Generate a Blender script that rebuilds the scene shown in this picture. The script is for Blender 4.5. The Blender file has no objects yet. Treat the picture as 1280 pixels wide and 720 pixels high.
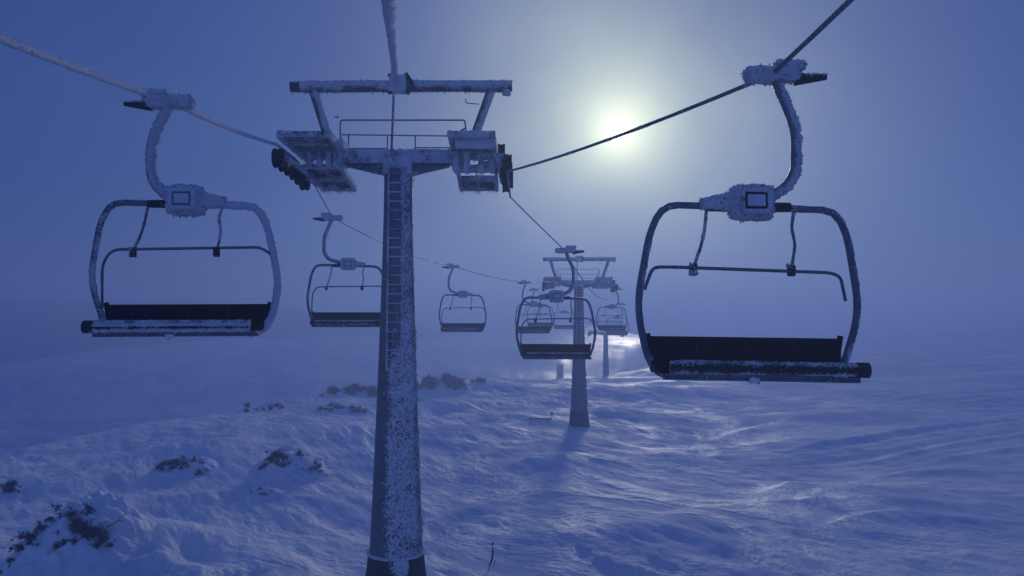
import bpy, math, random
import numpy as np
from mathutils import Vector, noise as mn
R = math.radians
random.seed(7)
SC = bpy.context.scene
COL = SC.collection
F = 950.0
PITCH = math.atan(40/F)
CP, SP = math.cos(PITCH), math.sin(PITCH)
EYE = 7.6                      # eye height above the snow under the lift

def at(px, py, d):
    """point seen at photo pixel px, py at forward distance d (camera at 0,0,EYE)"""
    u = (px-640)/F; v = (360-py)/F
    den = CP - SP*v
    return Vector((u*d/den, d, EYE + (SP+CP*v)*d/den))

def lin(c): return tuple(((v/255)/12.92 if v/255 <= .04045 else ((v/255+.055)/1.055)**2.4) for v in c)

# ------------------------------------------------------------------ materials
def newmat(name):
    m = bpy.data.materials.new(name); m.use_nodes = True
    nt = m.node_tree; b = nt.nodes['Principled BSDF']
    return m, nt, b
def nd(nt, t, **k):
    n = nt.nodes.new(t)
    for a, v in k.items(): setattr(n, a, v)
    return n
def mixc(nt, fac, a, b):
    n = nd(nt, 'ShaderNodeMix', data_type='RGBA')
    for sock, v in ((n.inputs[0], fac), (n.inputs[6], a), (n.inputs[7], b)):
        if hasattr(v, 'is_output'): nt.links.new(v, sock)
        else: sock.default_value = v if not isinstance(v, tuple) else (*v, 1)
    return n.outputs[2]
def mth(nt, op, a, b=None, c=None, clamp=False):
    n = nd(nt, 'ShaderNodeMath', operation=op, use_clamp=clamp)
    for i, v in enumerate((a, b, c)):
        if v is None: continue
        if hasattr(v, 'is_output'): nt.links.new(v, n.inputs[i])
        else: n.inputs[i].default_value = v
    return n.outputs[0]
def ramp(nt, fac, lo, hi, a=0.0, b=1.0):
    n = nd(nt, 'ShaderNodeMapRange', interpolation_type='SMOOTHSTEP')
    nt.links.new(fac, n.inputs[0])
    for i, v in zip((1, 2, 3, 4), (lo, hi, a, b)): n.inputs[i].default_value = v
    return n.outputs[0]
def noi(nt, scale, detail=4, rough=.55, vec=None, dist=0):
    n = nd(nt, 'ShaderNodeTexNoise'); n.inputs['Scale'].default_value = scale
    n.inputs['Detail'].default_value = detail; n.inputs['Roughness'].default_value = rough
    n.inputs['Distortion'].default_value = dist
    nt.links.new(vec if vec is not None else obj_co(nt), n.inputs['Vector'])
    return n.outputs['Fac']
def obj_co(nt):
    for n in nt.nodes:
        if n.bl_idname == 'ShaderNodeTexCoord': return n.outputs['Object']
    return nd(nt, 'ShaderNodeTexCoord').outputs['Object']
def bump(nt, b, h, strength, dist):
    n = nd(nt, 'ShaderNodeBump'); n.inputs['Strength'].default_value = strength
    n.inputs['Distance'].default_value = dist
    nt.links.new(h, n.inputs['Height']); nt.links.new(n.outputs[0], b.inputs['Normal'])

RIME = (.76, .83, .96)
def rimed(name, base, metal=.0, rough=.45, sc=42, spec=.3, w2=.35, w1=1.1):
    """a surface with rime growing where the mesh attribute 'frost' is high"""
    m, nt, b = newmat(name)
    at_ = nd(nt, 'ShaderNodeAttribute', attribute_name='frost').outputs['Fac']
    n1 = noi(nt, sc, 5, .65); n2 = noi(nt, sc*.22, 3, .6)
    s = mth(nt, 'ADD', at_, mth(nt, 'MULTIPLY', mth(nt, 'SUBTRACT', n1, .5), w1))
    s = mth(nt, 'ADD', s, mth(nt, 'MULTIPLY', mth(nt, 'SUBTRACT', n2, .5), w2))
    f = ramp(nt, s, .42, .58)
    dirt = mixc(nt, ramp(nt, noi(nt, sc*.15, 5, .7), .35, .75), base, tuple(c*.55 for c in base))
    fr = mixc(nt, n1, tuple(c*.78 for c in RIME), RIME)
    nt.links.new(mixc(nt, f, dirt, fr), b.inputs['Base Color'])
    nt.links.new(ramp(nt, s, .42, .58, rough, .92), b.inputs['Roughness'])
    nt.links.new(ramp(nt, s, .42, .58, metal, 0), b.inputs['Metallic']); b.inputs['Specular IOR Level'].default_value = spec
    h = mth(nt, 'ADD', mth(nt, 'MULTIPLY', f, .6), mth(nt, 'MULTIPLY', mth(nt, 'MULTIPLY', n1, f), 1.2))
    bump(nt, b, h, .9, .03)
    return m
def plain(name, c, rough=.6, metal=0., sc=8, var=.35):
    m, nt, b = newmat(name)
    n1 = noi(nt, sc, 5, .65)
    nt.links.new(mixc(nt, n1, tuple(v*(1-var) for v in c), tuple(v*(1+var) for v in c)), b.inputs['Base Color'])
    nt.links.new(ramp(nt, n1, .3, .7, rough*.85, min(1, rough*1.15)), b.inputs['Roughness'])
    b.inputs['Metallic'].default_value = metal; b.inputs['Specular IOR Level'].default_value = .2
    bump(nt, b, n1, .25, .01)
    return m
M = {}
M['steel'] = rimed('rimed_galvanised_steel', (.17, .20, .26), .35, .42)
M['dark'] = rimed('rimed_black_steel', (.02, .022, .03), 0, .5)
M['pad'] = rimed('rimed_black_vinyl', (.006, .005, .008), 0, .6, spec=.08)
M['redpad'] = rimed('rimed_dark_red_vinyl', (.035, .010, .014), 0, .55)
M['rubber'] = rimed('rimed_black_rubber', (.008, .008, .010), 0, .75, spec=.1)
M['pole'] = rimed('rimed_pole_steel', (.13, .16, .22), .25, .5, sc=17, w2=.45, w1=2.1)
M['base'] = rimed('rimed_tower_footing', (.03, .024, .028), 0, .8, sc=15)
M['glass'] = plain('frosted_window', (.5, .6, .75), .4)
M['bark'] = plain('pine_bark', (.014, .011, .010), .9)
M['needle'] = plain('pine_needles', (.009, .014, .011), .8, sc=3)
M['wood'] = plain('weathered_dark_wood', (.03, .025, .025), .85)

def snow_mat():
    m, nt, b = newmat('wind_packed_snow')
    co = obj_co(nt)
    def dirmap(deg, sc):
        a = nd(nt, 'ShaderNodeMapping'); nt.links.new(co, a.inputs['Vector']); a.inputs['Rotation'].default_value = (0, 0, R(deg))
        b_ = nd(nt, 'ShaderNodeMapping'); nt.links.new(a.outputs[0], b_.inputs['Vector']); b_.inputs['Scale'].default_value = sc
        return b_
    mp = dirmap(60, (.62, 1.05, 1)); mp2 = dirmap(20, (.7, 1.1, 1))
    sx = nd(nt, 'ShaderNodeSeparateXYZ'); nt.links.new(co, sx.inputs[0])
    calm = ramp(nt, sx.outputs[0], 6, 20, 1., .45)
    patch = noi(nt, .13, 6, .62, mp.outputs[0], 1.2)          # loose drift over older crust
    n1 = noi(nt, .7, 8, .62, mp.outputs[0], .9)
    n1b = noi(nt, 1.1, 7, .62, mp2.outputs[0], .7)
    n2 = noi(nt, 7.0, 5, .65, co, .3)
    n3 = noi(nt, 38, 3, .6)
    crust = ramp(nt, patch, .44, .58)
    tone = ramp(nt, mth(nt, 'ADD', mth(nt, 'MULTIPLY', patch, .65), mth(nt, 'MULTIPLY', n1, .35)), .36, .60)
    nt.links.new(mixc(nt, tone, (.50, .59, .82), (.86, .90, .97)), b.inputs['Base Color'])
    nt.links.new(ramp(nt, patch, .4, .6, .85, .5), b.inputs['Roughness'])
    b.inputs['IOR'].default_value = 1.31; b.inputs['Specular IOR Level'].default_value = .35
    rgh = mth(nt, 'ADD', .25, mth(nt, 'MULTIPLY', crust, .75))
    h = mth(nt, 'MULTIPLY', mth(nt, 'ADD', mth(nt, 'MULTIPLY', n1, .40), mth(nt, 'MULTIPLY', n1b, .30)), rgh)
    h = mth(nt, 'MULTIPLY', h, calm)
    h = mth(nt, 'ADD', h, mth(nt, 'MULTIPLY', n2, .045))
    h = mth(nt, 'ADD', h, mth(nt, 'MULTIPLY', n3, .008))
    bump(nt, b, h, .8, .62)
    return m
M['snow'] = snow_mat()
def ice_mat():
    m, nt, b = newmat('glazed_far_snow')
    n = noi(nt, .05, 5, .6)
    nt.links.new(mixc(nt, n, (.7, .76, .88), (.88, .9, .95)), b.inputs['Base Color'])
    nt.links.new(ramp(nt, n, .4, .6, .45, .27), b.inputs['Roughness'])
    b.inputs['IOR'].default_value = 1.5; b.inputs['Specular IOR Level'].default_value = .8
    return m
M['ice'] = ice_mat()

# ------------------------------------------------------------------ mesh builder
class MB:
    def __init__(s): s.v = []; s.f = []; s.a = []
    def add(s, vs, fs, a):
        o = len(s.v); s.v += [tuple(p) for p in vs]; s.f += [tuple(i+o for i in f) for f in fs]
        s.a += list(a) if hasattr(a, '__len__') else [a]*len(vs)
    def build(s, name, mat, parent=None, smooth=True, loc=None):
        me = bpy.data.meshes.new(name); me.from_pydata(s.v, [], s.f); me.update()
        at_ = me.attributes.new('frost', 'FLOAT', 'POINT'); at_.data.foreach_set('value', np.array(s.a, dtype=np.float32))
        me.materials.append(mat)
        if smooth: me.polygons.foreach_set('use_smooth', [True]*len(me.polygons))
        o = bpy.data.objects.new(name, me); COL.objects.link(o)
        if parent is not None: o.parent = parent
        if loc is not None: o.location = loc
        return o

def frostval(fr, p, n):
    f = fr(p, n) if callable(fr) else fr
    q = Vector(p)+Vector((3.37, 7.71, 5.13))
    return max(0., min(1., f + .16*mn.noise(q*2.3)+.14*mn.noise(q*5.9)+.10*mn.noise(q*.83)))
def smoothpath(P, rad, step):
    """round the corners of a polyline (rad) and resample"""
    P = [Vector(p) for p in P]
    out = [P[0]]
    for i in range(1, len(P)-1):
        a, b, c = P[i-1], P[i], P[i+1]
        r = min(rad, (a-b).length*.48, (c-b).length*.48)
        p0 = b+(a-b).normalized()*r; p2 = b+(c-b).normalized()*r
        n = max(2, int(r*2/step)) if rad > 0 else 1
        if rad <= 0: out.append(b); continue
        for k in range(n+1):
            t = k/n; out.append(p0*(1-t)**2+b*2*t*(1-t)+p2*t*t)
    out.append(P[-1])
    res = [out[0]]
    for a, b in zip(out, out[1:]):
        L = (b-a).length
        n = max(1, int(round(L/step)))
        for k in range(1, n+1): res.append(a.lerp(b, k/n))
    return res
def tube(mb, P, r, fr=0., seg=12, step=.04, rad=0., amp=.0, freq=18., caps=True, spikes=0, spl=.03):
    """r: radius or function of t (0..1); amp: how far the rime stands out"""
    P = smoothpath(P, rad, step)
    n = len(P); vs = []; at_ = []; fs = []
    up = None; pos = []
    for i, p in enumerate(P):
        t = (P[min(i+1, n-1)]-P[max(i-1, 0)]).normalized()
        if up is None:
            up = Vector((0, 0, 1)) if abs(t.z) < .9 else Vector((0, 1, 0))
        e1 = (up - t*up.dot(t)).normalized(); up = e1; e2 = t.cross(e1)
        rr = r(i/(n-1)) if callable(r) else r
        for k in range(seg):
            a = 2*math.pi*k/seg; d = e1*math.cos(a)+e2*math.sin(a)
            q = p+d*rr
            f = frostval(fr, q, d) if (fr or callable(fr)) else 0.
            if amp and f > .3:
                w = .35+.65*abs(mn.noise(q*freq))*1.6+.3*mn.noise(q*freq*2.7)
                q = q+d*(amp*min(1, (f-.3)*2.2)*w)
            vs.append(q); at_.append(f); pos.append((q, d, f))
    for i in range(n-1):
        for k in range(seg):
            a = i*seg+k; b = i*seg+(k+1) % seg
            fs.append((a, b, b+seg, a+seg))
    if caps:
        vs.append(P[0]); vs.append(P[-1]); at_ += [at_[0], at_[(n-1)*seg]]
        c0 = len(vs)-2
        for k in range(seg):
            fs.append((c0, (k+1) % seg, k)); fs.append((c0+1, (n-1)*seg+k, (n-1)*seg+(k+1) % seg))
    mb.add(vs, fs, at_)
    add_spikes(mb, pos, spikes, spl)
def add_spikes(mb, pos, spikes, spl):
    cand = [x for x in pos if x[2] > .45]
    if not (spikes and cand): return
    spl *= .8
    for _ in range(spikes):
        q, d, f = random.choice(cand)
        q = q+Vector((random.uniform(-1, 1), random.uniform(-1, 1), random.uniform(-1, 1)))*spl*.5
        dd = (d+Vector((random.gauss(0, .4), random.gauss(0, .4), random.gauss(0, .4)))).normalized()
        a = dd.orthogonal().normalized(); b = dd.cross(a); w = spl*random.uniform(.28, .55); L = spl*random.uniform(.25, .8)
        base = q-dd*spl*.4
        vs = [base+a*w, base-a*w*.5+b*w*.87, base-a*w*.5-b*w*.87, q+dd*L*.6+a*w*.3, q+dd*L*.7-a*w*.3, q+dd*L]
        mb.add(vs, [(0, 1, 4, 3), (1, 2, 4), (2, 0, 3, 4), (3, 4, 5)], 1.)
def rbox(mb, c, size, r=.02, fr=0., nx=6, ny=4, nz=6, amp=0., freq=14., rot=None, shear=None, spikes=0, spl=.03):
    """rounded box with rime; shear(p)->p applied in local space"""
    h = [s/2 for s in size]; r = min(r, *[x*.99 for x in h])
    ax = []
    for L, n in zip(h, (nx, ny, nz)):
        ax.append(sorted(set([-L, L]+[-L+r*.3, L-r*.3, -L+r, L-r]+[-L+r+(2*L-2*r)*k/n for k in range(1, n)])))
    idx = {}; vs = []; at_ = []; fs = []; pos = []
    c = Vector(c)
    def vert(x, y, z):
        k = (round(x, 5), round(y, 5), round(z, 5))
        if k in idx: return idx[k]
        p = Vector((x, y, z)); inn = Vector([max(-L+r, min(L-r, q)) for q, L in zip(p, h)])
        d = (p-inn); d = d.normalized() if d.length > 1e-6 else Vector((0, 0, 1))
        q = inn+d*r
        if shear: q = shear(q)
        if rot is not None: q = rot @ q; d = rot @ d
        q = q+c
        f = frostval(fr, q, d) if (fr or callable(fr)) else 0.
        if amp and f > .3: q = q+d*amp*min(1, (f-.3)*2)*(.3+.7*abs(mn.noise(q*freq))*1.6+.3*mn.noise(q*freq*2.5))
        idx[k] = len(vs); vs.append(q); at_.append(f); pos.append((q, d, f)); return idx[k]
    for a, b, cc in ((0, 1, 2), (1, 2, 0), (2, 0, 1)):
        for s in (-1, 1):
            for u0, u1 in zip(ax[a], ax[a][1:]):
                for w0, w1 in zip(ax[b], ax[b][1:]):
                    q = []
                    for u, w in ((u0, w0), (u1, w0), (u1, w1), (u0, w1)):
                        co = [0, 0, 0]; co[a] = u; co[b] = w; co[cc] = s*h[cc]; q.append(vert(*co))
                    fs.append(tuple(q if s > 0 else q[::-1]))
    mb.add(vs, fs, at_); add_spikes(mb, pos, spikes, spl)
def icicles(mb, a, b, n, L, w=.012, y=.1):
    a = Vector(a); b = Vector(b)
    for _ in range(n):
        p = a.lerp(b, random.random())+Vector((0, random.uniform(-y, y), 0)); l = L*random.uniform(.25, 1)**1.5+.02
        e = Vector((random.gauss(0, .25)*l, 0, -l)); ww = w*random.uniform(.7, 1.6)
        vs = [p+Vector((ww*math.cos(k*2.094), ww*math.sin(k*2.094), .015)) for k in range(3)]+[p+e]
        mb.add(vs, [(0, 1, 3), (1, 2, 3), (2, 0, 3), (2, 1, 0)], 1.)
def wheel(mb, c, r, w, fr=.1, seg=20):
    """grooved wheel, axle along x"""
    prof = [(-w*.5, r*.25), (-w*.5, r*.7), (-w*.35, r*.72), (-w*.5, r*.8), (-w*.5, r), (-w*.35, r*1.04), (-w*.12, r*.93), (w*.12, r*.93), (w*.35, r*1.04), (w*.5, r), (w*.5, r*.8), (w*.35, r*.72), (w*.5, r*.7), (w*.5, r*.25)]
    vs = []; at_ = []; fs = []; c = Vector(c)
    for x, rr in prof:
        for k in range(seg):
            a = 2*math.pi*k/seg; q = c+Vector((x, rr*math.cos(a), rr*math.sin(a)))
            vs.append(q); at_.append(frostval(fr, q, q))
    m = len(prof)
    for i in range(m-1):
        for k in range(seg):
            a = i*seg+k; b = i*seg+(k+1) % seg; fs.append((a, b, b+seg, a+seg))
    fs.append(tuple(range(seg))[::-1]); fs.append(tuple((m-1)*seg+k for k in range(seg)))
    mb.add(vs, fs, at_)

def tag(o, label=None, cat=None, group=None, kind=None):
    if label: o['label'] = label
    if cat: o['category'] = cat
    if group: o['group'] = group
    if kind: o['kind'] = kind
    return o
def empty(name, loc, rz=0.):
    o = bpy.data.objects.new(name, None); COL.objects.link(o); o.location = loc; o.rotation_euler = (0, 0, rz)
    o.empty_display_size = .3
    return o
def copy_tree(o, parent=None):
    c = o.copy(); COL.objects.link(c)
    if parent is not None: c.parent = parent; c.matrix_parent_inverse = o.matrix_parent_inverse.copy()
    for ch in list(o.children):
        copy_tree(ch, c)
    return c

# ------------------------------------------------------------------ terrain
CREST = np.array([(-34, -30), (-31, 20), (-28.5, 38), (-25, 56), (-19, 76), (-10, 94), (0, 106), (14, 118), (32, 150), (80, 190), (300, 260)], float)
def crest_dist(x, y):
    """signed distance beyond the crest line (+ is beyond / left of it)"""
    best = np.full(x.shape, 1e9); sign = np.ones(x.shape)
    for (ax, ay), (bx, by) in zip(CREST[:-1], CREST[1:]):
        dx, dy = bx-ax, by-ay; L = dx*dx+dy*dy
        t = np.clip(((x-ax)*dx+(y-ay)*dy)/L, 0, 1)
        d = np.hypot(x-ax-t*dx, y-ay-t*dy)
        cr = dx*(y-ay)-dy*(x-ax)
        m = d < best
        best = np.where(m, d, best); sign = np.where(m, np.sign(cr), sign)
    return best*sign
_rng = np.random.RandomState(3)
_perm = _rng.rand(256, 256)
def vnoise(x, y, s):
    x = x*s+37.2; y = y*s+11.9
    xi = np.floor(x).astype(int); yi = np.floor(y).astype(int); fx = x-xi; fy = y-yi
    fx = fx*fx*fx*(fx*(fx*6-15)+10); fy = fy*fy*fy*(fy*(fy*6-15)+10)
    g = lambda a, b: _perm[a % 256, b % 256]
    return (g(xi, yi)*(1-fx)+g(xi+1, yi)*fx)*(1-fy)+(g(xi, yi+1)*(1-fx)+g(xi+1, yi+1)*fx)*fy - .5
def fbm(x, y, s, o=4, g=.5):
    t = 0; a = 1
    for k in range(o):
        t = t+a*vnoise(x+k*13.7, y-k*7.3, s); s *= 2.03; a *= g
    return t
def sst(a, b, v):
    t = np.clip((v-a)/(b-a), 0, 1); return t*t*(3-2*t)
def height(x, y):
    x = np.asarray(x, float); y = np.asarray(y, float)
    tt = np.clip(y-20, -60, 90)
    z = .5-.0425*tt+.0003*tt*tt+.45*(1-sst(-22, -10, x))*sst(35, 55, y)
    z = z+.046*np.clip(x-9, 0, 400)*sst(9, 24, x)
    z = z+1.3*fbm(x, y, .045, 3)*(1+.5*(1-sst(-6, 4, x)))+.30*fbm(x, y, .22, 3)*(1-.6*sst(6, 20, x))
    # wind ridges (sastrugi), long across the wind
    c, s_ = math.cos(R(58)), math.sin(R(58))
    u = x*c-y*s_; v = x*s_+y*c
    wob = 2.5*fbm(x, y, .06, 3)
    rug = fbm(u*.42, v*1.2+wob, .55, 5, .52)
    z = z+.13*rug*(1-.55*sst(8, 25, x))
    z = z+.075*fbm(u*.6, v*2.0+wob, .9, 5, .6)*(1-.4*sst(8, 25, x))
    rid = 1-np.abs(2*fbm(u*.3, v+wob*1.4, .22, 3))
    z = z+.2*np.clip(rid-.62, 0, 1)*(1-.6*sst(6, 22, x))*sst(-.2,.3,fbm(x,y,.05,2))
    # ski and groomer tracks crossing the right hand slope
    v2 = y-.20*x+1.3*fbm(x, y, .03, 2)
    tr = np.sin(v2*2.4)+.7*np.sin(v2*4.1+1.7*fbm(x, y, .05, 2))
    z = z+.055*tr*sst(4, 15, x)*(1-sst(60, 85, y))*sst(-.15, .35, fbm(x*.4, y, .09, 2)+.1)
    # drifts in the foreground
    for (px, py, sx, sy, a, rz) in MOUNDS:
        dx = x-px; dy = y-py; ca, sa = math.cos(rz), math.sin(rz)
        q = ((dx*ca+dy*sa)/sx)**2+((-dx*sa+dy*ca)/sy)**2
        z = z+a*np.exp(-q)
    for pts, hh, w1, w2 in RIDGES:
        z = z+ridge(x, y, pts, hh, w1, w2)
    s = crest_dist(x, y)
    wave = 3.5*fbm(x, y, .09, 3)
    s = s+wave*.8
    # the rim is a little raised, then the ground drops away
    z = z+.35*np.exp(-((s+6)/6.)**2)
    drop = np.where(s > 0, 14*(1-np.exp(-(np.maximum(s, 0)/15.)**2)), 0)
    near = z-drop
    zc = np.interp(x, [-500, -168, -116, -60, 0, 40, 100, 200], [-34, -7.5, -.3, 2.8, 1.5, .5, 3.5, 9])
    far = zc-(8.)*np.clip(np.abs(y-240)/110, 0, 3)**1.7+2.2*fbm(x, y, .02, 4)
    mid = sst(-60, -22, x)*(1-sst(60, 110, x))
    far = far*(1-mid)+mid*(-1.6+.7*fbm(x, y*1.5, .03, 4)+.012*(y-200)*(y > 200))
    t = sst(25, 110, s)*sst(70, 150, y+.4*np.abs(np.clip(x, -200, 0)))
    return near*(1-t)+far*t
def ridge(x, y, pts, hh, w1, w2):
    best = np.full(x.shape, 1e9); sg = np.ones(x.shape); al = np.zeros(x.shape); n = len(pts)-1
    wx = x+.5*fbm(x, y, .35, 3); wy = y+.5*fbm(x+50, y, .35, 3)
    for k in range(n):
        (ax, ay), (bx, by) = pts[k], pts[k+1]; dx, dy = bx-ax, by-ay; L = dx*dx+dy*dy
        t = np.clip(((wx-ax)*dx+(wy-ay)*dy)/L, 0, 1); d = np.hypot(wx-ax-t*dx, wy-ay-t*dy)
        cr = dx*(wy-ay)-dy*(wx-ax); m = d < best
        best = np.where(m, d, best); sg = np.where(m, np.sign(cr), sg); al = np.where(m, (k+t)/n, al)
    w = np.where(sg > 0, w1, w2)
    return hh*np.exp(-(best/w)**1.4)*sst(0, .25, al)*(1-sst(.7, 1, al))
RIDGES = [([(-16, 24.5), (-13.0, 26.5), (-10.2, 28), (-8.0, 26), (-6.2, 23.5), (-5.5, 20)], .38, .45, 2.6),
          ([(-14, 23), (-11, 24), (-9, 22.5), (-8.5, 20)], .30, .4, 1.6),
          ([(2.5, 23.2), (4.6, 24.4), (6.2, 22.8), (7.2, 20.5)], .17, .5, 1.5),
          ([(-22, 40), (-15, 44), (-9, 43), (-4, 47)], .35, .7, 2.5), ([(-16, 33), (-11, 35), (-6, 33.5)], .28, .5, 2.0),
          ([(-9, 62), (-4, 66), (1, 63), (5, 57)], .5, .9, 3), ([(-4, 78), (3, 80), (9, 74), (14, 72)], .6, 1.0, 4),
          ([(6, 66), (12, 70), (20, 68)], .45, .8, 3), ([(10, 88), (20, 92), (34, 86)], .6, 1.0, 4), ([(14, 54), (22, 60), (34, 58)], .35, .7, 3),
          ([(-2, 40), (3, 43), (9, 41), (14, 44)], .25, .6, 2.2), ([(8, 31), (15, 35), (26, 38), (40, 41)], .18, .35, 1.2),
          ([(-1, 35.5), (6, 34.8), (13, 33), (22, 28.5)], .14, .3, 1.0), ([(3, 37), (12, 37.5), (22, 35), (34, 31)], .13, .3, .9), ([(5, 29), (12, 30), (20, 27)], .12, .3, .9),
          ([(12, 46), (24, 50), (44, 52)], .22, .5, 1.5), ([(10, 26), (14, 27.5), (19, 24.5)], .14, .3, .9)]
def ray_ground(px, py, dmax=240):
    o = Vector((0, 0, EYE)); p = at(px, py, 1.)-o
    ds = np.arange(14, dmax, .1); zz = height(p.x*ds, ds); r = EYE+p.z*ds
    k = np.where(r <= zz)[0]
    d = ds[k[0]] if len(k) else dmax
    return Vector((p.x*d, d, float(height(np.array([p.x*d]), np.array([d]))[0])))
MOUNDS = [(-12.5, 25.6, 4.2, 1.8, .5, R(18)), (-8.6, 23.6, 1.4, 3.0, .3, R(-20)),   # drift under the left bush
          (-6, 52, 9, 3, .5, R(15)), (9, 66, 10, 3.5, .6, R(-12)), (14, 84, 14, 4, .9, R(-10)), (-4, 74, 7, 3, .5, R(20))]

def polar_grid(name, mat, az0, az1, na, rs, kind, sub=0):
    az = np.linspace(R(az0), R(az1), na); rr = np.array(rs)
    A, Q = np.meshgrid(az, rr); X = Q*np.sin(A); Y = Q*np.cos(A)
    Z = height(X, Y)-sub
    nv = X.size; me = bpy.data.meshes.new(name)
    co = np.stack([X, Y, Z], -1).reshape(-1, 3).astype(np.float32)
    nr = len(rr)
    i = np.arange((nr-1)*(na-1)); r_ = i//(na-1); c_ = i % (na-1); a = r_*na+c_
    quads = np.stack([a, a+1, a+na+1, a+na], -1)[:, ::-1].astype(np.int32)
    me.vertices.add(nv); me.vertices.foreach_set('co', co.ravel())
    me.loops.add(quads.size); me.loops.foreach_set('vertex_index', quads.ravel())
    me.polygons.add(len(quads)); me.polygons.foreach_set('loop_start', np.arange(0, quads.size, 4, dtype=np.int32))
    me.polygons.foreach_set('loop_total', np.full(len(quads), 4, np.int32))
    me.polygons.foreach_set('use_smooth', np.ones(len(quads), bool))
    me.update(); me.validate(); me.materials.append(mat)
    o = bpy.data.objects.new(name, me); COL.objects.link(o)
    return tag(o, kind=kind)
rs = [2.0]
while rs[-1] < 900: rs.append(rs[-1]*(1.0052 if 18 < rs[-1] < 150 else 1.03))
# one sheet all round the camera, finest where the camera looks
def terrain():
    az = np.concatenate([np.linspace(-180, -46, 40, endpoint=False), np.linspace(-46, 46, 700, endpoint=False), np.linspace(46, 180, 41)])
    rr = np.array(rs)
    A, Q = np.meshgrid(np.radians(az), rr); X = Q*np.sin(A); Y = Q*np.cos(A); Z = height(X, Y)
    na = len(az); nr = len(rr); me = bpy.data.meshes.new('snow_ground')
    co = np.stack([X, Y, Z], -1).reshape(-1, 3).astype(np.float32)
    i = np.arange((nr-1)*(na-1)); r_ = i//(na-1); c_ = i % (na-1); a = r_*na+c_
    quads = np.stack([a+na, a+na+1, a+1, a], -1).astype(np.int32)
    me.vertices.add(len(co)); me.vertices.foreach_set('co', co.ravel())
    me.loops.add(quads.size); me.loops.foreach_set('vertex_index', quads.ravel())
    me.polygons.add(len(quads)); me.polygons.foreach_set('loop_start', np.arange(0, quads.size, 4, dtype=np.int32))
    me.polygons.foreach_set('loop_total', np.full(len(quads), 4, np.int32))
    me.polygons.foreach_set('use_smooth', np.ones(len(quads), bool))
    cy = (Y.ravel()[quads].mean(1)); cx = X.ravel()[quads].mean(1)
    sd = crest_dist(cx, cy)
    me.materials.append(M['snow']); me.materials.append(M['ice'])
    me.polygons.foreach_set('material_index', ((sd > 12) & (cy > 70) & (cx > -30) & (cx < 70)).astype(np.int32))
    me.update(); me.validate()
    o = bpy.data.objects.new('snow_ground', me); COL.objects.link(o)
    tag(o, 'windblown snow slope with ridges, drifts and tracks under the chairlift', 'snow', kind='structure')
    return float(Z.min())
ZMIN = terrain()

def forest_hill():
    xs = np.linspace(-620, 40, 260); vs = []; fs = []; ys = np.linspace(285, 420, 24)
    for j, y in enumerate(ys):
        for x in xs:
            k = math.sin(math.pi*min(1, (j/(len(ys)-1))/.8*.5)) if j/(len(ys)-1) < .8 else 1-.3*(j/(len(ys)-1)-.8)/.2
            top = float(np.interp(x, [-620, -200, -120, -70, 0, 40], [20, 17.5, 15, 7, -3, -16]))
            z = -34+k*(top+34)+3.0*mn.noise(Vector((x*.05, y*.03, 2)))*k+1.6*abs(mn.noise(Vector((x*.4, y*.4, 7))))*k
            vs.append((x, y, z))
    n = len(xs)
    for j in range(len(ys)-1):
        for i in range(n-1): a = j*n+i; fs.append((a, a+1, a+n+1, a+n))
    m = MB(); m.add(vs, fs, 0.); tag(m.build('far_hill', M['needle']), 'dark wooded hill lost in fog on the left', 'hill', kind='structure')
forest_hill()
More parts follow.
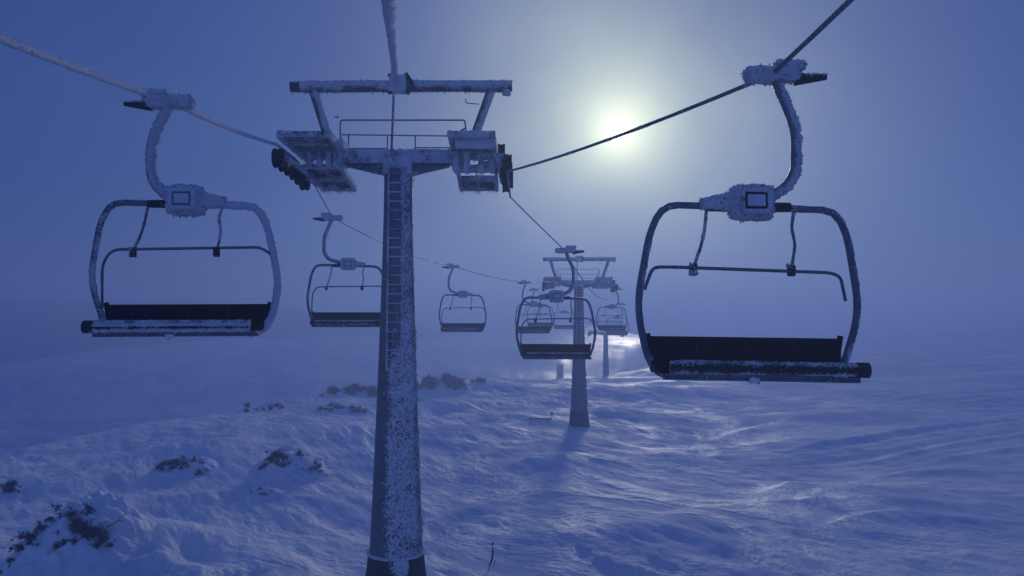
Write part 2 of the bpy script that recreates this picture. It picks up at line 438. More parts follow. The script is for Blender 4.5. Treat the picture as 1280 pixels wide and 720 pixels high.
# ------------------------------------------------------------------ chairs
def make_chair(label, hs, fr, heavy, zs=1., off=.27, amp=.02, spikes=1, cover=.35, rollend=1, step=.03, pad='pad'):
    """grip at the origin, chair centred at x=-hs*off; hs=+1: hanger bows to the right.
    fr: rime on the frame; heavy: rime on the hanger and box; cover: rime on the front roll"""
    t = empty('lift_chair', (0, 0, 0)); tag(t, label, 'lift chair', 'four-seat chairs hanging on the lift ropes')
    cx = -hs*off
    Z = lambda z: z*zs
    # grip
    m = MB()
    rbox(m, (0, 0, -.01), (.60, .18, .15), .05, lambda p, n: .75+.1*n.z, 9, 4, 4, amp*1.6, spikes=int(220*spikes), spl=.045)
    rbox(m, (hs*.2, 0, .095), (.32, .15, .10), .03, .7, 6, 3, 3, amp*1.4, spikes=int(80*spikes), spl=.04)
    g = m.build('grip', M['dark'], t)
    m = MB()
    tube(m, [(hs*.25, 0, -.06), (hs*.62, 0, -.035)], lambda q: .075-.045*q, lambda p, n: .28+.4*n.z, 10, .03, amp=amp, spikes=int(30*spikes))
    m.build('grip_lever', M['dark'], g)
    # hanger arm
    m = MB()
    P = [(hs*.03, 0, -.06), (hs*.13, 0, Z(-.3)), (hs*.27, .02, Z(-.62)), (hs*.27, .02, Z(-1.14)), (hs*.12, 0, Z(-1.36)), (cx+hs*.1, 0, Z(-1.48))]
    tube(m, P, .050, lambda p, n: heavy-.1+.4*n.x, 14, step*.8, .28, amp*1.9, 13, spikes=int(1000*spikes), spl=.026)
    m.build('hanger_arm', M['steel'], t)
    # suspension box
    m = MB(); zb = Z(-1.5)
    rbox(m, (cx+.03, 0, zb), (.44, .3, .36), .07, lambda p, n: heavy+.12, 12, 6, 10, amp*1.7, spikes=int(650*spikes), spl=.035)
    bx = m.build('suspension_box', M['steel'], t)
    for k, (a, b) in enumerate((((-.14, .12), (.16, .12)), ((.16, .12), (.16, -.12)), ((.16, -.12), (-.14, -.12)), ((-.14, -.12), (-.14, .12)))):
        m = MB() if k == 0 else m
        tube(m, [(cx+.03+a[0], -.185, zb+a[1]), (cx+.03+b[0], -.185, zb+b[1])], .024, .75, 8, .03, amp=amp*.6)
    m.build('cover_frame', M['steel'], bx)
    m = MB(); rbox(m, (cx+.04, -.17, zb), (.27, .05, .2), .01, 0., 3, 1, 3); m.build('cover_gasket', M['pad'] if rollend > 0 else M['steel'], bx)
    m = MB(); rbox(m, (cx+.04, -.195, zb), (.20, .03, .135), .01, .5, 3, 1, 3)
    m.build('cover_plate', M['glass'], bx)
    # tapered bracket from the box to the frame
    m = MB()
    def sh(q): k = .5+.5*(-hs*q.x/.19); return Vector((q.x, q.y*(1-.4*k), q.z*(1-.55*k)-.03*k))
    rbox(m, (cx-hs*.36, 0, zb+.01), (.38, .18, .22), .03, heavy, 7, 3, 4, amp*1.2, shear=sh, spikes=int(150*spikes), spl=.03)
    m.build('bracket', M['dark'], bx)
    for s in (-1, 1):
        m = MB(); rbox(m, (cx+s*.34, 0, Z(-1.55)), (.28, .13, .1), .03, .28, 4, 3, 3, amp)
        m.build('collar', M['dark'], bx)
    # bail frame: tube loop from the box down both sides and under the seat
    m = MB(); r = .039
    P = [(cx+.0, 0, Z(-1.55)), (cx-.98, 0, Z(-1.53)), (cx-1.13, .01, Z(-1.85)), (cx-1.27, .06, Z(-2.7)), (cx-1.13, .16, Z(-3.30)), (cx-1.02, -.02, Z(-3.49)), (cx-.9, -.3, Z(-3.47))]
    Q = [(cx+.0, 0, Z(-1.55)), (cx+.98, 0, Z(-1.58)), (cx+1.12, .01, Z(-1.85)), (cx+1.28, .06, Z(-2.74)), (cx+1.15, .16, Z(-3.30)), (cx+1.03, -.02, Z(-3.49)), (cx+.9, -.3, Z(-3.47))]
    for pp, ff in ((P, fr[0]), (Q, fr[1])):
        pp2 = smoothpath(pp, .3, .1)
        tube(m, pp2, r, (lambda f: (lambda p, n: f+.18*n.x-.05*n.y))(ff), 12, step, 0, amp, 20, spikes=int(500*spikes*max(0, ff-.2)), spl=.02)
    m.build('bail_frame', M['steel'], t)
    # backrest
    m = MB(); rbox(m, (cx, .20, Z(-3.06)-.16), (2.24, .09, .34), .035, 0., 10, 2, 3, rot=None)
    bk = m.build('backrest', M[pad], t)
    for q in (-.55, 0, .55):
        m = MB(); rbox(m, (cx+q, .153, Z(-3.06)-.12), (.022, .012, .2), .004, 0, 1, 1, 2); m.build('divider', M['dark'], bk)
    # seat cushion
    m = MB()
    def tilt(q): return Vector((q.x, q.y, q.z-.12*q.y))
    rbox(m, (cx, -.08, Z(-3.40)), (2.2, .5, .09), .035, 0., 10, 4, 2, shear=tilt)
    st_ = m.build('seat', M[pad], t)
    for k in (-1, 1):
        m = MB(); tube(m, [(cx+k*1.06, -.1, Z(-3.38)), (cx+k*1.06, .2, Z(-3.36)), (cx+k*1.12, .21, Z(-3.02))], .035, .12, 10, .05, .1)
        m.build('side_bracket', M[pad], st_)
    # front roll with a rime crust
    m = MB(); x0, x1 = cx-.95, cx+.95
    if rollend > 0: x1 = cx+1.10
    elif rollend < 0: x0 = cx-1.02; x1 = cx+1.02
    zr = Z(-3.38)
    tube(m, [(x0, -.38, zr+.0), (x1, -.38, zr-.0)], .062, lambda p, n: (.26+cover*1.35*max(n.z+.22, abs(n.z)-.2)) if rollend < 0 else (.22+1.1*cover*max(n.z, abs(n.z)-.1)), 18, step, 0, amp*1.3, 16, spikes=int(350*spikes), spl=.025)
    rl = m.build('front_rail', M['dark'], t); m = MB()
    tube(m, [(x0+.05, -.43, zr+.062), (cx+1.0, -.43, zr+.06)], .018, .55, 8, .05, amp=amp*.7, spikes=int(60*spikes), spl=.02); m.build('trim_rail', M['steel'], rl); m = MB()
    tube(m, [(cx-1.0, -.37, zr-.085), (cx+1.1, -.37, zr-.085)], .02, .35, 8, .06, amp=amp*.5)
    m.build('lower_rail', M['steel'], rl)
    m = MB()
    for s in ((1,) if rollend > 0 else (-1,) if rollend < 0 else (1, -1)):
        m = MB(); xe = x1 if s > 0 else x0
        tube(m, [(xe-s*.04, -.38, zr), (xe+s*.09, -.38, zr)], .085, .2, 14, .03, amp=amp*.6)
        m.build('end_cap', M['dark'], rl)
    m = MB()
    rbox(m, (cx, -.1, Z(-3.47)), (2.06, .44, .03), .01, .25, 8, 3, 1)
    pan = m.build('seat_pan', M['steel'], t)
    for xa, xb in ((-1.02, -.02), (.02, 1.12)):
        m = MB(); tube(m, [(cx+xa, -.33, Z(-3.50)), (cx+xb, -.33, Z(-3.50))], .024, .35, 8, .06, amp=amp*.4); m.build('footrest_tube', M['steel'], pan)
    m = MB(); rbox(m, (cx-.03, -.34, Z(-3.50)), (.09, .06, .07), .02, .95, 2, 2, 2, amp, spikes=int(40*spikes)); m.build('ice_lump', M['snow'], pan)
    # raised safety bar with two struts
    m = MB()
    tube(m, [(cx-1.19, -.05, Z(-2.52)), (cx-1.15, -.05, Z(-2.4)), (cx-1.1, -.06, Z(-2.26)), (cx-.9, -.06, Z(-2.255)), (cx+.9, -.06, Z(-2.30)), (cx+1.02, -.06, Z(-2.34)), (cx+1.08, -.05, Z(-2.62))] if rollend > 0 else
         [(cx-1.12, .1, Z(-3.1)), (cx-1.08, .0, Z(-2.45)), (cx-.93, -.06, Z(-2.24)), (cx+1.05, -.06, Z(-2.21)), (cx+1.17, .0, Z(-2.30))], .019, .3, 8, .04, .12, amp*.4)
    sb = m.build('safety_bar', M['steel'], t)
    for k, x in ((-1, cx-.48), (1, cx+.52)):
        m = MB()
        tube(m, [(x, 0, Z(-1.58)), (x-k*.01-.03, -.03, Z(-1.78)), (x+.0 if k > 0 else x-.06, -.04, Z(-1.98)), (x-.05 if k > 0 else x-.16, -.06, Z(-2.27))], .015, .55, 8, .025, .06, amp*.7, spikes=int(60*spikes), spl=.02)
        m.build('bar_strut', M['steel'], t)
        m = MB(); xs = x-.05 if k > 0 else x-.16
        rbox(m, (xs, -.06, Z(-2.28)), (.085, .07, .13), .02, .45, 2, 2, 2, amp, spikes=int(30*spikes))
        m.build('clamp', M['dark'], sb)
    return t

def put(o, p, rz=0., rx=0., ry=0., label=None):
    o.location = p; o.rotation_euler = (rx, ry, rz)
    if label: o['label'] = label
    return o
S_ = 1.0
gC2 = at(965, 93, 8.7); gC1 = at(213, 127, 10.3)
c2 = make_chair('largest frosted empty chair, nearest on the right, its hanger thick with rime', 1, (.33, .36), .72, 1., .27, .02, 1, .42, 1, .025)
put(c2, gC2, R(-2), 0, R(.8))
c1 = make_chair('frosted empty chair nearest on the left, with a white rime crust along its front rail', -1, (.42, .85), .85, .91, .2, .022, 1, .85, -1, .025)
put(c1, gC1, R(2), 0, R(-.3))
# a lighter rimed pair of prototypes for the chairs farther down the line
cL = make_chair('lightly frosted chair half hidden by the big pylon, behind the near left chair', -1, (.34, .36), .6, .98, .47, .012, .25, .4, 0, .05)
cR = make_chair('dark framed chair facing the camera in front of the smaller pylon', 1, (.2, .22), .6, .98, .3, .012, .25, .3, 0, .05)
gC3 = at(416, 272, 23.9); put(cL, gC3, R(3))
gC5 = at(706, 313, 24.2); put(cR, gC5, R(-3))
gC4 = at(567, 333, 40); c4 = put(copy_tree(cL), gC4, R(-8), label='small chair in fog alone between the big pylon and the middle chairs')
gC6 = at(658, 353, 51.5); c6 = put(copy_tree(cL), gC6, R(-10), label='faint chair seen through the frame of the chair in front of the smaller pylon')
gC8 = at(669, 362, 69); c8 = put(copy_tree(cL), gC8, R(-8), label='hazy chair on the left rope just beyond the smaller pylon, its red-brown seat showing')
gC10 = at(700, 374, 88); c10 = put(copy_tree(cL), gC10, R(-8), label='farthest fogged chair on the left rope, beside the pylon pole')
gC7 = at(769, 361, 62.5); c7 = put(copy_tree(cR), gC7, R(-4), label='foggy chair just right of the smaller pylon, under its wheels')
gC9 = at(775, 380, 84); c9 = put(copy_tree(cR), gC9, R(-4), label='palest chair on the right rope, low behind the chair under the wheels')
for ch in c8.children:
    if ch.name.startswith('backrest'):
        ch.data = ch.data.copy(); ch.data.materials[0] = M['redpad']

# ------------------------------------------------------------------ pylons
TD = 19.5; K = F/TD
TB = at(497, 400, TD); TB.z = 0
def TP(px, py, dy=0.):
    """local pylon point: px, py as seen at the pylon's own distance, dy metres behind it"""
    return Vector(((px-497)/K, dy, EYE+(400-py)/K))
def ropept(X0, y, s):
    if s < 0: return Vector((X0-.14+.02*y, y, EYE+4.22-.028*(y+1.5)-.055*max(0, y+.3)**2))
    return Vector((X0+.14+.02*y, y, EYE+3.56-.01*(y+1.5)-.03*max(0, y+.3)**2))
def make_pylon():
    t = empty('lift_pylon', (TB.x, TB.y, 0))
    tag(t, 'tall rimed steel lift pylon nearest the camera, with a ladder up its pole', 'lift pylon', 'pylons of the chairlift')
    # pole
    m = MB(); zt = EYE+(400-212)/K; zf = EYE+(400-685)/K
    def fp(p, n):
        h = (p[2]-zf)/(zt-zf)
        side = n[0]*.9-.15                      # rime grows on the right of the pole
        f = -.05+.74*max(0, min(1, (side+.74)*2.0))
        if n[0] > .78: f -= .32*(n[0]-.78)/.22
        f -= .5*max(0, min(1, (h-.42)*3)) if n[0] < .33 else .08*max(0, min(1, (h-.42)*2))
        if n[1] > .3: f = .2
        return f
    tube(m, [(0, 0, zt), (0, 0, (zt+zf)/2+.6), (0, 0, zf)], lambda q: .365+.30*max(0, (q-.05)/.95)**1.35, fp, 72, .045, 0, .06, 11, spikes=3500, spl=.06)
    pole = m.build('pole', M['pole'], t)
    # flange ring and footing
    m = MB(); tube(m, [(0, 0, zf+.03), (0, 0, zf-.03)], .72, .75, 48, .03, 0, .02, 10)
    m.build('flange', M['pole'], t)
    m = MB()
    tube(m, [(0, 0, zf-.032), (0, 0, -.7)], lambda q: .70+.24*q, lambda p, n: .1+.6*max(0, min(1, (n[0]+.35)*2))*(1 if n[0] < .6 else .2)*(1 if n[1] < 0 else 0), 48, .06, 0, .05, 8, spikes=700, spl=.04)
    m.build('footing', M['base'], t)
    # ladder
    m = MB(); zl = EYE+(400-462)/K
    def ry(z): h = 1-(z-zf)/(zt-zf); return .365+.30*max(0, (h-.05)/.95)**1.35
    for x in (-.19, .19):
        pts = [(x, -(ry(z)**2-.044)**.5-.09, z) for z in np.linspace(zt-.05, zl, 9)]
        tube(m, pts, .013, .62, 8, .06, 0, .018, 20, spikes=260, spl=.03)
    z = zt-.15; k = 0
    while z > zl:
        y = -(ry(z)**2-.044)**.5-.09
        tube(m, [(-.19, y, z), (.19, y, z)], .011, .62, 6, .05, 0, .016, 25, spikes=8, spl=.03)
        if k % 6 == 0:
            for x in (-.19, .19): tube(m, [(x, y, z), (x, y+.1, z)], .012, .4, 6, .05)
        z -= .235; k += 1
    m.build('ladder', M['steel'], t)
    # head block, cross beam, gussets
    m = MB()
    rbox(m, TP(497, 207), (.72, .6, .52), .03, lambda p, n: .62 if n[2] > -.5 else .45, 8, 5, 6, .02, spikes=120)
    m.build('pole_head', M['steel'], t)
    m = MB(); a = TP(420, 196); b = TP(580, 196)
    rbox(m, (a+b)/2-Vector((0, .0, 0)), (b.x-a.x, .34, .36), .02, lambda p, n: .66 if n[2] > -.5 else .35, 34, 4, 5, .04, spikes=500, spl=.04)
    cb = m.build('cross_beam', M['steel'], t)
    for s in (-1, 1):
        m = MB()
        def sh(q, s=s):
            k = .5+.5*(s*q.x/.48); return Vector((q.x, q.y*.8, q.z*(1-.85*k)+.10*k))
        rbox(m, TP(497+s*41, 211), (.96, .2, .30), .01, lambda p, n: .45, 10, 3, 4, .02, shear=sh, spikes=80)
        m.build('gusset', M['steel'], cb)
    # top lifting beam with struts
    m = MB(); a = TP(360, 106); b = TP(640, 105)
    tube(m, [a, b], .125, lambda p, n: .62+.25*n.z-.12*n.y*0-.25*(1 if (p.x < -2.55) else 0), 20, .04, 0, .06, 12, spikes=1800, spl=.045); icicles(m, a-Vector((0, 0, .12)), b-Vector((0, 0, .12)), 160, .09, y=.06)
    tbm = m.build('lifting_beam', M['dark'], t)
    m = MB()
    tube(m, [TP(634, 100), TP(633, 116)], .09, .8, 8, .03, amp=.04, spikes=60)
    m.build('beam_end', M['dark'], tbm)
    for (p, q) in (((388, 110), (409, 176)), ((612, 112), (588, 180))):
        m = MB(); tube(m, [TP(*p), TP(*q)], .105, lambda p, n: .5+.35*n.x, 16, .04, 0, .03, 14, spikes=350, spl=.03)
        m.build('strut', M['dark'], t)
    # centre clevis carrying the signal cable
    m = MB()
    rbox(m, TP(497, 104, -.12), (.42, .3, .42), .05, .7, 7, 4, 7, .03, spikes=160)
    tube(m, [TP(506, 92, -.2), TP(515, 105, -.2), TP(508, 117, -.2)], .07, .3, 10, .04, .1, .03, spikes=60)
    rbox(m, TP(488, 94, -.2), (.14, .12, .08), .02, .2, 2, 2, 2, .02)
    rbox(m, TP(487, 116, -.2), (.1, .12, .06), .02, .2, 2, 2, 2, .02)
    m.build('cable_clamp', M['dark'], t)
    m = MB()
    tube(m, [TP(492, 112, -.2), TP(489.5, 188, -.2)], .028, .5, 8, .05, amp=.012)
    m.build('mast_rod', M['steel'], t)
    # railings on the cross walkway
    m = MB()
    def rail(*pts, r=.016, dy=.45): tube(m, [TP(x, y, dy) for x, y in pts], r, .45, 8, .05, .06, .008, 20)
    rail((423, 182), (418, 160), (418, 142), (579, 142), (583, 182), r=.02)
    rail((420, 161), (582, 163)); rail((430, 179), (479, 179)); rail((515, 178), (575, 178))
    for x in (429, 479, 515): rail((x, 162), (x, 190))
    rail((456, 179), (456, 190)); rail((570, 188), (573, 156), (579, 153), r=.022)
    rail((566, 190), (573, 172), (573, 164)); rail((411, 138), (417, 138), r=.02)
    rail((580, 114), (580, 120), (597, 121), r=.012)
    m.build('railing', M['steel'], t)
    m = MB(); rbox(m, TP(500, 188, .45)-Vector((0, 0, .03)), (3.3, .5, .05), .01, .7, 24, 4, 1, .02, spikes=100)
    m.build('walkway', M['steel'], t)
    # wheel trains
    for s, xb in ((-1, 372), (1, 629)):
        rt = MB()
        # rope path through the wheels, local
        st = empty('wheel_train', (0, 0, 0)); st.parent = t
        X0 = TP(xb, 0).x
        def rp(y, s=s, X0=X0):
            return ropept(X0, y, s)
        for k in range(6):
            y = -1.05+k*.44; p = rp(y)
            m = MB(); wheel(m, p+Vector((.05*(-1)**k*(s > 0)-.06*(s < 0)-.05*(s > 0), 0, -.25*(1 if s < 0 else -1))), .235, .2, lambda p, n: .16)
            m.build('wheel', M['rubber'], st)
        if s > 0:
            for k in range(3):
                m = MB(); p = rp(-1.0+k*1.1); wheel(m, p+Vector((-.16+.06*k, .25, .62)), .2, .18, .16); m.build('wheel', M['rubber'], st)
        m = MB()
        for k in range(3):
            p = rp(-.83+k*.88); rbox(m, p+Vector((-s*.17, 0, -.26 if s < 0 else .3)), (.07, .8, .16), .02, .5, 2, 8, 3, .02, rot=None, spikes=60)
        zz = -.28 if s < 0 else .36
        tube(m, [rp(-1.1)+Vector((-s*.22, 0, zz)), rp(.2)+Vector((-s*.22, 0, zz)), rp(1.35)+Vector((-s*.22, 0, zz))], .045, .6, 10, .05, 0, .03, spikes=300)
        m.build('balance_beam', M['steel'], st)
        # catwalk alongside, two sections following the rope
        x0, x1 = (TP(364, 0).x, TP(424, 0).x) if s < 0 else (TP(566, 0).x, TP(618, 0).x)
        for sec in (0, 1):
            m = MB()
            ya, yb = ((-1.25, 1.15) if sec == 0 else (1.35, 3.2))
            za, zb = ((4.50, 4.45) if sec == 0 else (4.22, 3.95))
            if sec == 1: xs0, xs1 = (x0-.02, x1-.28) if s < 0 else (x0+.0, x1+.0)
            else: xs0, xs1 = x0, x1
            L = yb-ya; zm = (za+zb)/2+EYE; sl = (zb-za)/L
            def sh(q, sl=sl): return Vector((q.x, q.y, q.z+sl*q.y))
            W = xs1-xs0; c = Vector(((xs0+xs1)/2, (ya+yb)/2, zm))
            for xx in (-W/2, W/2): rbox(m, c+Vector((xx, 0, 0)), (.07, L, .16), .015, .62, 2, 14, 3, .04, shear=sh, spikes=160)
            for q in np.linspace(-L/2, L/2, 3 if sec else 4): rbox(m, c+Vector((0, q, sl*q)), (W, .07, .13), .015, .6, 10, 2, 2, .04, spikes=90)
            n = int(L/.085)
            for k in range(n):
                q = -L/2+.05+k*(L-.1)/(n-1); 
                if sec == 1 and .25 < (k/n) < .45 and s > 0: continue
                rbox(m, c+Vector((0, q, .03+sl*q)), (W-.06, .055 if sec == 0 else .03, .03), .008, lambda p, nn: .45, 8, 1, 1, .02)
            for xx in (-W/2, 0, W/2): icicles(m, c+Vector((xx, -L/2, -sl*L/2-.07)), c+Vector((xx, L/2, sl*L/2-.07)), 45, .16)
            for q in np.linspace(-L/2, L/2, 3): icicles(m, c+Vector((-W/2, q, sl*q-.05)), c+Vector((W/2, q, sl*q-.05)), 40, .15)
            m.build('catwalk', M['dark'], st)
        # hanging end frames and hardware
        m = MB()
        if s > 0:
            rbox(m, TP(596, 189, -1.1), (.95, .12, .26), .03, .75, 12, 3, 4, .04, spikes=260)
            for x in (572, 585, 602, 616): rbox(m, TP(x, 208, -.6), (.12, .3, .5), .03, .6, 2, 3, 4, .03, spikes=60)
            rbox(m, TP(590, 212, -.3), (.95, .12, .12), .02, .7, 8, 2, 2, .03, spikes=90)
        else:
            for x in (388, 400, 412, 421): rbox(m, TP(x, 200, -.2), (.1, .3, .34), .03, .6, 2, 3, 4, .03, spikes=60)
            rbox(m, TP(402, 207, 0), (1.0, .12, .1), .02, .7, 8, 2, 2, .03, spikes=90)
        m.build('mounting_frame', M['steel'], st)
        if s > 0:
            for yy in (-.9, 0., .9):
                m = MB(); rbox(m, TP(617, 203, yy), (.62, .1, .12), .03, .5, 6, 2, 2, .03, spikes=40); m.build('axle_bracket', M['steel'], st)
        m = MB()
        xa = TP(424, 0).x if s < 0 else TP(568, 0).x
        rbox(m, (xa, .1, EYE+4.32), (.2, .7, .62), .03, .62, 3, 6, 6, .03, spikes=180)
        m.build('end_bracket', M['steel'], st)
    return t
py1 = make_pylon()
T2D = 60.0
p2 = at(724, 533, T2D)
py2 = copy_tree(py1); py2.location = (p2.x, T2D, at(0, 400, T2D).z + (-133/F*T2D) + .0 - .45)
def less_rime(o, k, cap=1.):
    o.data = o.data.copy(); a = o.data.attributes['frost']; v = np.zeros(len(o.data.vertices), np.float32)
    a.data.foreach_get('value', v); a.data.foreach_set('value', np.minimum(v*k, cap))
for ch in py2.children:
    if ch.name.startswith('footing'): less_rime(ch, .3, .2)
    if ch.name.startswith('pole.'): less_rime(ch, .8, .38)
    if ch.name.startswith('flange'): less_rime(ch, .5, .3)
py2['label'] = 'smaller fogged lift pylon farther down the line, on a dark footing in the snow'
# second pylon's foot stands on the snow; third one down beyond the rise
p3 = at(757, 402, 128)
py3 = copy_tree(py2); py3.location = (p3.x, 128, p3.z-(EYE+6.05))
py3['label'] = 'faintest lift pylon, mostly lost in fog beyond the smaller one'
for py in (py1, py2, py3): pass

# ------------------------------------------------------------------ ropes
def wheelpath(t, s):
    xb = 372 if s < 0 else 629; X0 = TP(xb, 0).x; return [t.location+ropept(X0, y, s) for y in (-1.4, -.7, 0, .6, 1.1, 1.55)]
def sagged(pts):
    out = [pts[0]]
    for a, b in zip(pts, pts[1:]):
        L = (b-a).length; n = max(1, int(L/1.0)); sg = .0009*L*L
        for k in range(1, n+1):
            q = k/n; p = a.lerp(b, q); p.z -= 4*sg*q*(1-q); out.append(p)
    return out
wl1, wr1 = wheelpath(py1, -1), wheelpath(py1, 1)
L = [gC1+(gC1-wl1[0])*1.7+Vector((0, 0, .3)), gC1] + wl1 + [gC3, gC4, gC6] + wheelpath(py2, -1) + [gC8, gC10] + wheelpath(py3, -1)
Rr = [at(1330, -260, 4.4), gC2] + wr1 + [gC5] + wheelpath(py2, 1) + [gC7, gC9] + wheelpath(py3, 1)
for pts, lab, near, r0, r1, ff in ((L, 'haul rope on the left, furred with white rime, carrying the left chairs', gC1, .030, .026, .85), (Rr, 'haul rope on the right crossing the sun, mostly bare dark steel', gC2, .026, .024, .42)):
    m = MB()
    P = sagged(pts)
    nearP = [p for p in P if p.y <= TD+1.8]; farP = [p for p in P if p.y > TD+1.7]
    tube(m, nearP, r0, ff, 10, .05, 0, .013 if ff > .6 else .006, 22, spikes=2500 if ff > .6 else 500, spl=.018)
    tube(m, [nearP[-1]]+farP, .017, .5, 8, .5, 0, 0)
    tag(m.build('haul_rope', M['steel'], None), lab, 'rope', 'ropes of the chairlift')
m = MB()
cc = [Vector((py1.location.x-.05, py1.location.y-.25, EYE+6.1)), at(489, 45, 14.0), at(484, 0, 9.0), at(478, -160, 4), Vector((-1.5, -3, EYE+4.2))]
tube(m, cc, .036, lambda p, n: .95 if n.x < .2 else .75, 10, .04, 0, .05, 14, spikes=2600, spl=.03)
tag(m.build('signal_cable', M['steel'], None), 'thick white rimed cable rising overhead from the top of the big pylon', 'cable')

# ------------------------------------------------------------------ bushes
def needles(mb, p, d, L, n, r):
    """one twig with needles"""
    d = d.normalized(); a = d.orthogonal().normalized(); b = d.cross(a)
    for k in range(n):
        q = p+d*L*random.random(); th = random.uniform(0, 6.283)
        o = (a*math.cos(th)+b*math.sin(th)+d*random.uniform(.1, .9)).normalized()
        w = o.cross(d).normalized()*r*.09; l = r*random.uniform(.6, 1.2)
        mb.add([q-w, q+w, q+o*l], [(0, 1, 2)], 0.)
def pom(mb, c, r, n, up=.15):
    """a tuft of needled twigs"""
    for _ in range(max(3, int(n))):
        d = Vector((random.gauss(0, 1), random.gauss(0, .8), random.gauss(up, .8))).normalized()
        L = r*random.uniform(.5, 1.5)
        needles(mb, c, d, L, 13, r*.5)
def make_bush(px, py, wpx, hpx, label, dens=1., snow=.5, twig=False, seed=1, group=None, clumps=None, nc=8, pr=(.10, .2), pillows=None, depth=None):
    """clumps: (x -1..1, height 0..1, radius in metres) of needle tufts on a snowed-in hump"""
    random.seed(seed)
    g = ray_ground(px, py); sc = g.y/F; W = wpx*sc; H = hpx*sc
    t = empty('dwarf_pine', g); tag(t, label, 'bush', group)
    D = depth or max(.5, min(W*.45, 1.5))
    gn = 40; gx = np.linspace(-W, W, gn); gy = np.linspace(-2.2*D, 2.2*D, gn)
    GX, GY = np.meshgrid(gx, gy); GZ = height(GX+g.x, GY+g.y)-g.z
    def gz(x, y):
        u = min(gn-1.001, max(0, (x+W)/(2*W)*(gn-1))); v = min(gn-1.001, max(0, (y+2.2*D)/(4.4*D)*(gn-1)))
        i, j = int(u), int(v); u -= i; v -= j
        return float((GZ[j, i]*(1-u)+GZ[j, i+1]*u)*(1-v)+(GZ[j+1, i]*(1-u)+GZ[j+1, i+1]*u)*v)
    def hump(x, y):
        q = max(0, 1-(x/(W*.64))**2-(y/(D*1.4))**2)
        e = mn.noise(Vector((x*1.7+seed, y*1.7, seed)))*.5+mn.noise(Vector((x*4+seed, y*4, 3)))*.25
        return gz(x, y)+.6*H*snow*(q**1.3)*(1+e*1.1)-.05*(1-q)**3
    if not clumps:
        clumps = []
        for _ in range(nc):
            x = random.uniform(-.95, .95); clumps.append((x, None, random.uniform(*pr)))
    fol = MB(); br = MB(); sn = MB()
    root = Vector((0, .1, gz(0, 0)-.12))
    for (cx, cz, cr) in clumps:
        x = cx*W/2; y = random.uniform(-.9, .05)*D if cz is None else -.6*D*(1-.8*min(1, cz)); cr *= 1.1
        z = hump(x, y)+cr*.25 if cz is None else max(min(gz(x, y)+cz*H, hump(x, y)+cr*2.2), hump(x, y)+cr*.1)
        c = Vector((x, y, z))
        pom(fol, c, cr, 24*dens*(cr/.15)**1.5)
        for _ in range(int(3*dens)):
            o = Vector((random.gauss(0, cr*1.0), random.gauss(0, cr*.6), random.gauss(0, cr*.6)))
            pom(fol, c+o, cr*.5, 9*dens)
        tube(br, [root, root.lerp(c, .5)+Vector((0, 0, -.04)), c], lambda q: .022*(1-.6*q), 0, 5, .15, .05)
        tube(br, [c, c+Vector((random.gauss(0, cr), random.gauss(0, .05), abs(random.gauss(cr, cr*.5))))], .009, 0, 4, .1)
    if pillows:
        for k, (px_, pz_, pr_) in enumerate(pillows):
            y = -.6*D*(1-.8*min(1, pz_)); c = Vector((px_*W/2, y+.16, max(gz(px_*W/2, y)+pz_*H, 0)-pr_*.2)); vs = []; fs = []; U_, V_ = 18, 10
            for j in range(V_+1):
                for i in range(U_):
                    th = math.pi*j/V_; ph = 2*math.pi*i/U_
                    d = Vector((math.sin(th)*math.cos(ph)*1.5, math.sin(th)*math.sin(ph), math.cos(th)*.6))
                    vs.append(c+d*pr_*(1+.45*mn.noise((c+d*pr_)*4+Vector((k, 0, 0)))))
            for j in range(V_):
                for i in range(U_): fs.append((j*U_+i, (j+1)*U_+i, (j+1)*U_+(i+1) % U_, j*U_+(i+1) % U_))
            pb = MB(); pb.add(vs, fs, 1.); pb.build('snow_pillow', M['snow'], t)
    if twig:
        q = Vector((W*.30, -.2, hump(W*.30, -.2)+.02))
        tube(br, [root, q, q+Vector((.3, 0, .14)), q+Vector((.58, 0, .42))], lambda t_: .024*(1-.55*t_), 0, 6, .1, .05)
        tube(br, [q+Vector((.3, 0, .14)), q+Vector((.36, 0, .22)), q+Vector((.60, 0, .18))], .012, 0, 5, .1)
    br.build('branches', M['bark'], t); fol.build('foliage', M['needle'], t, smooth=False)
    if snow > 0:
        nx = max(24, int(W*1.3/.05)); ny = max(16, int(D*2.3/.06)); vs = []; fs = []
        for j in range(ny+1):
            for i in range(nx+1):
                x = (i/nx-.5)*W*1.3; y = (j/ny-.5)*D*2.84; vs.append((x, y, hump(x, y)))
        for j in range(ny):
            for i in range(nx):
                a = j*(nx+1)+i; fs.append((a, a+1, a+nx+2, a+nx+1))
        sn.add(vs, fs, 1.); sn.build('snow_cap', M['snow'], t)
    return t
G = 'dwarf pines half buried in the snow'
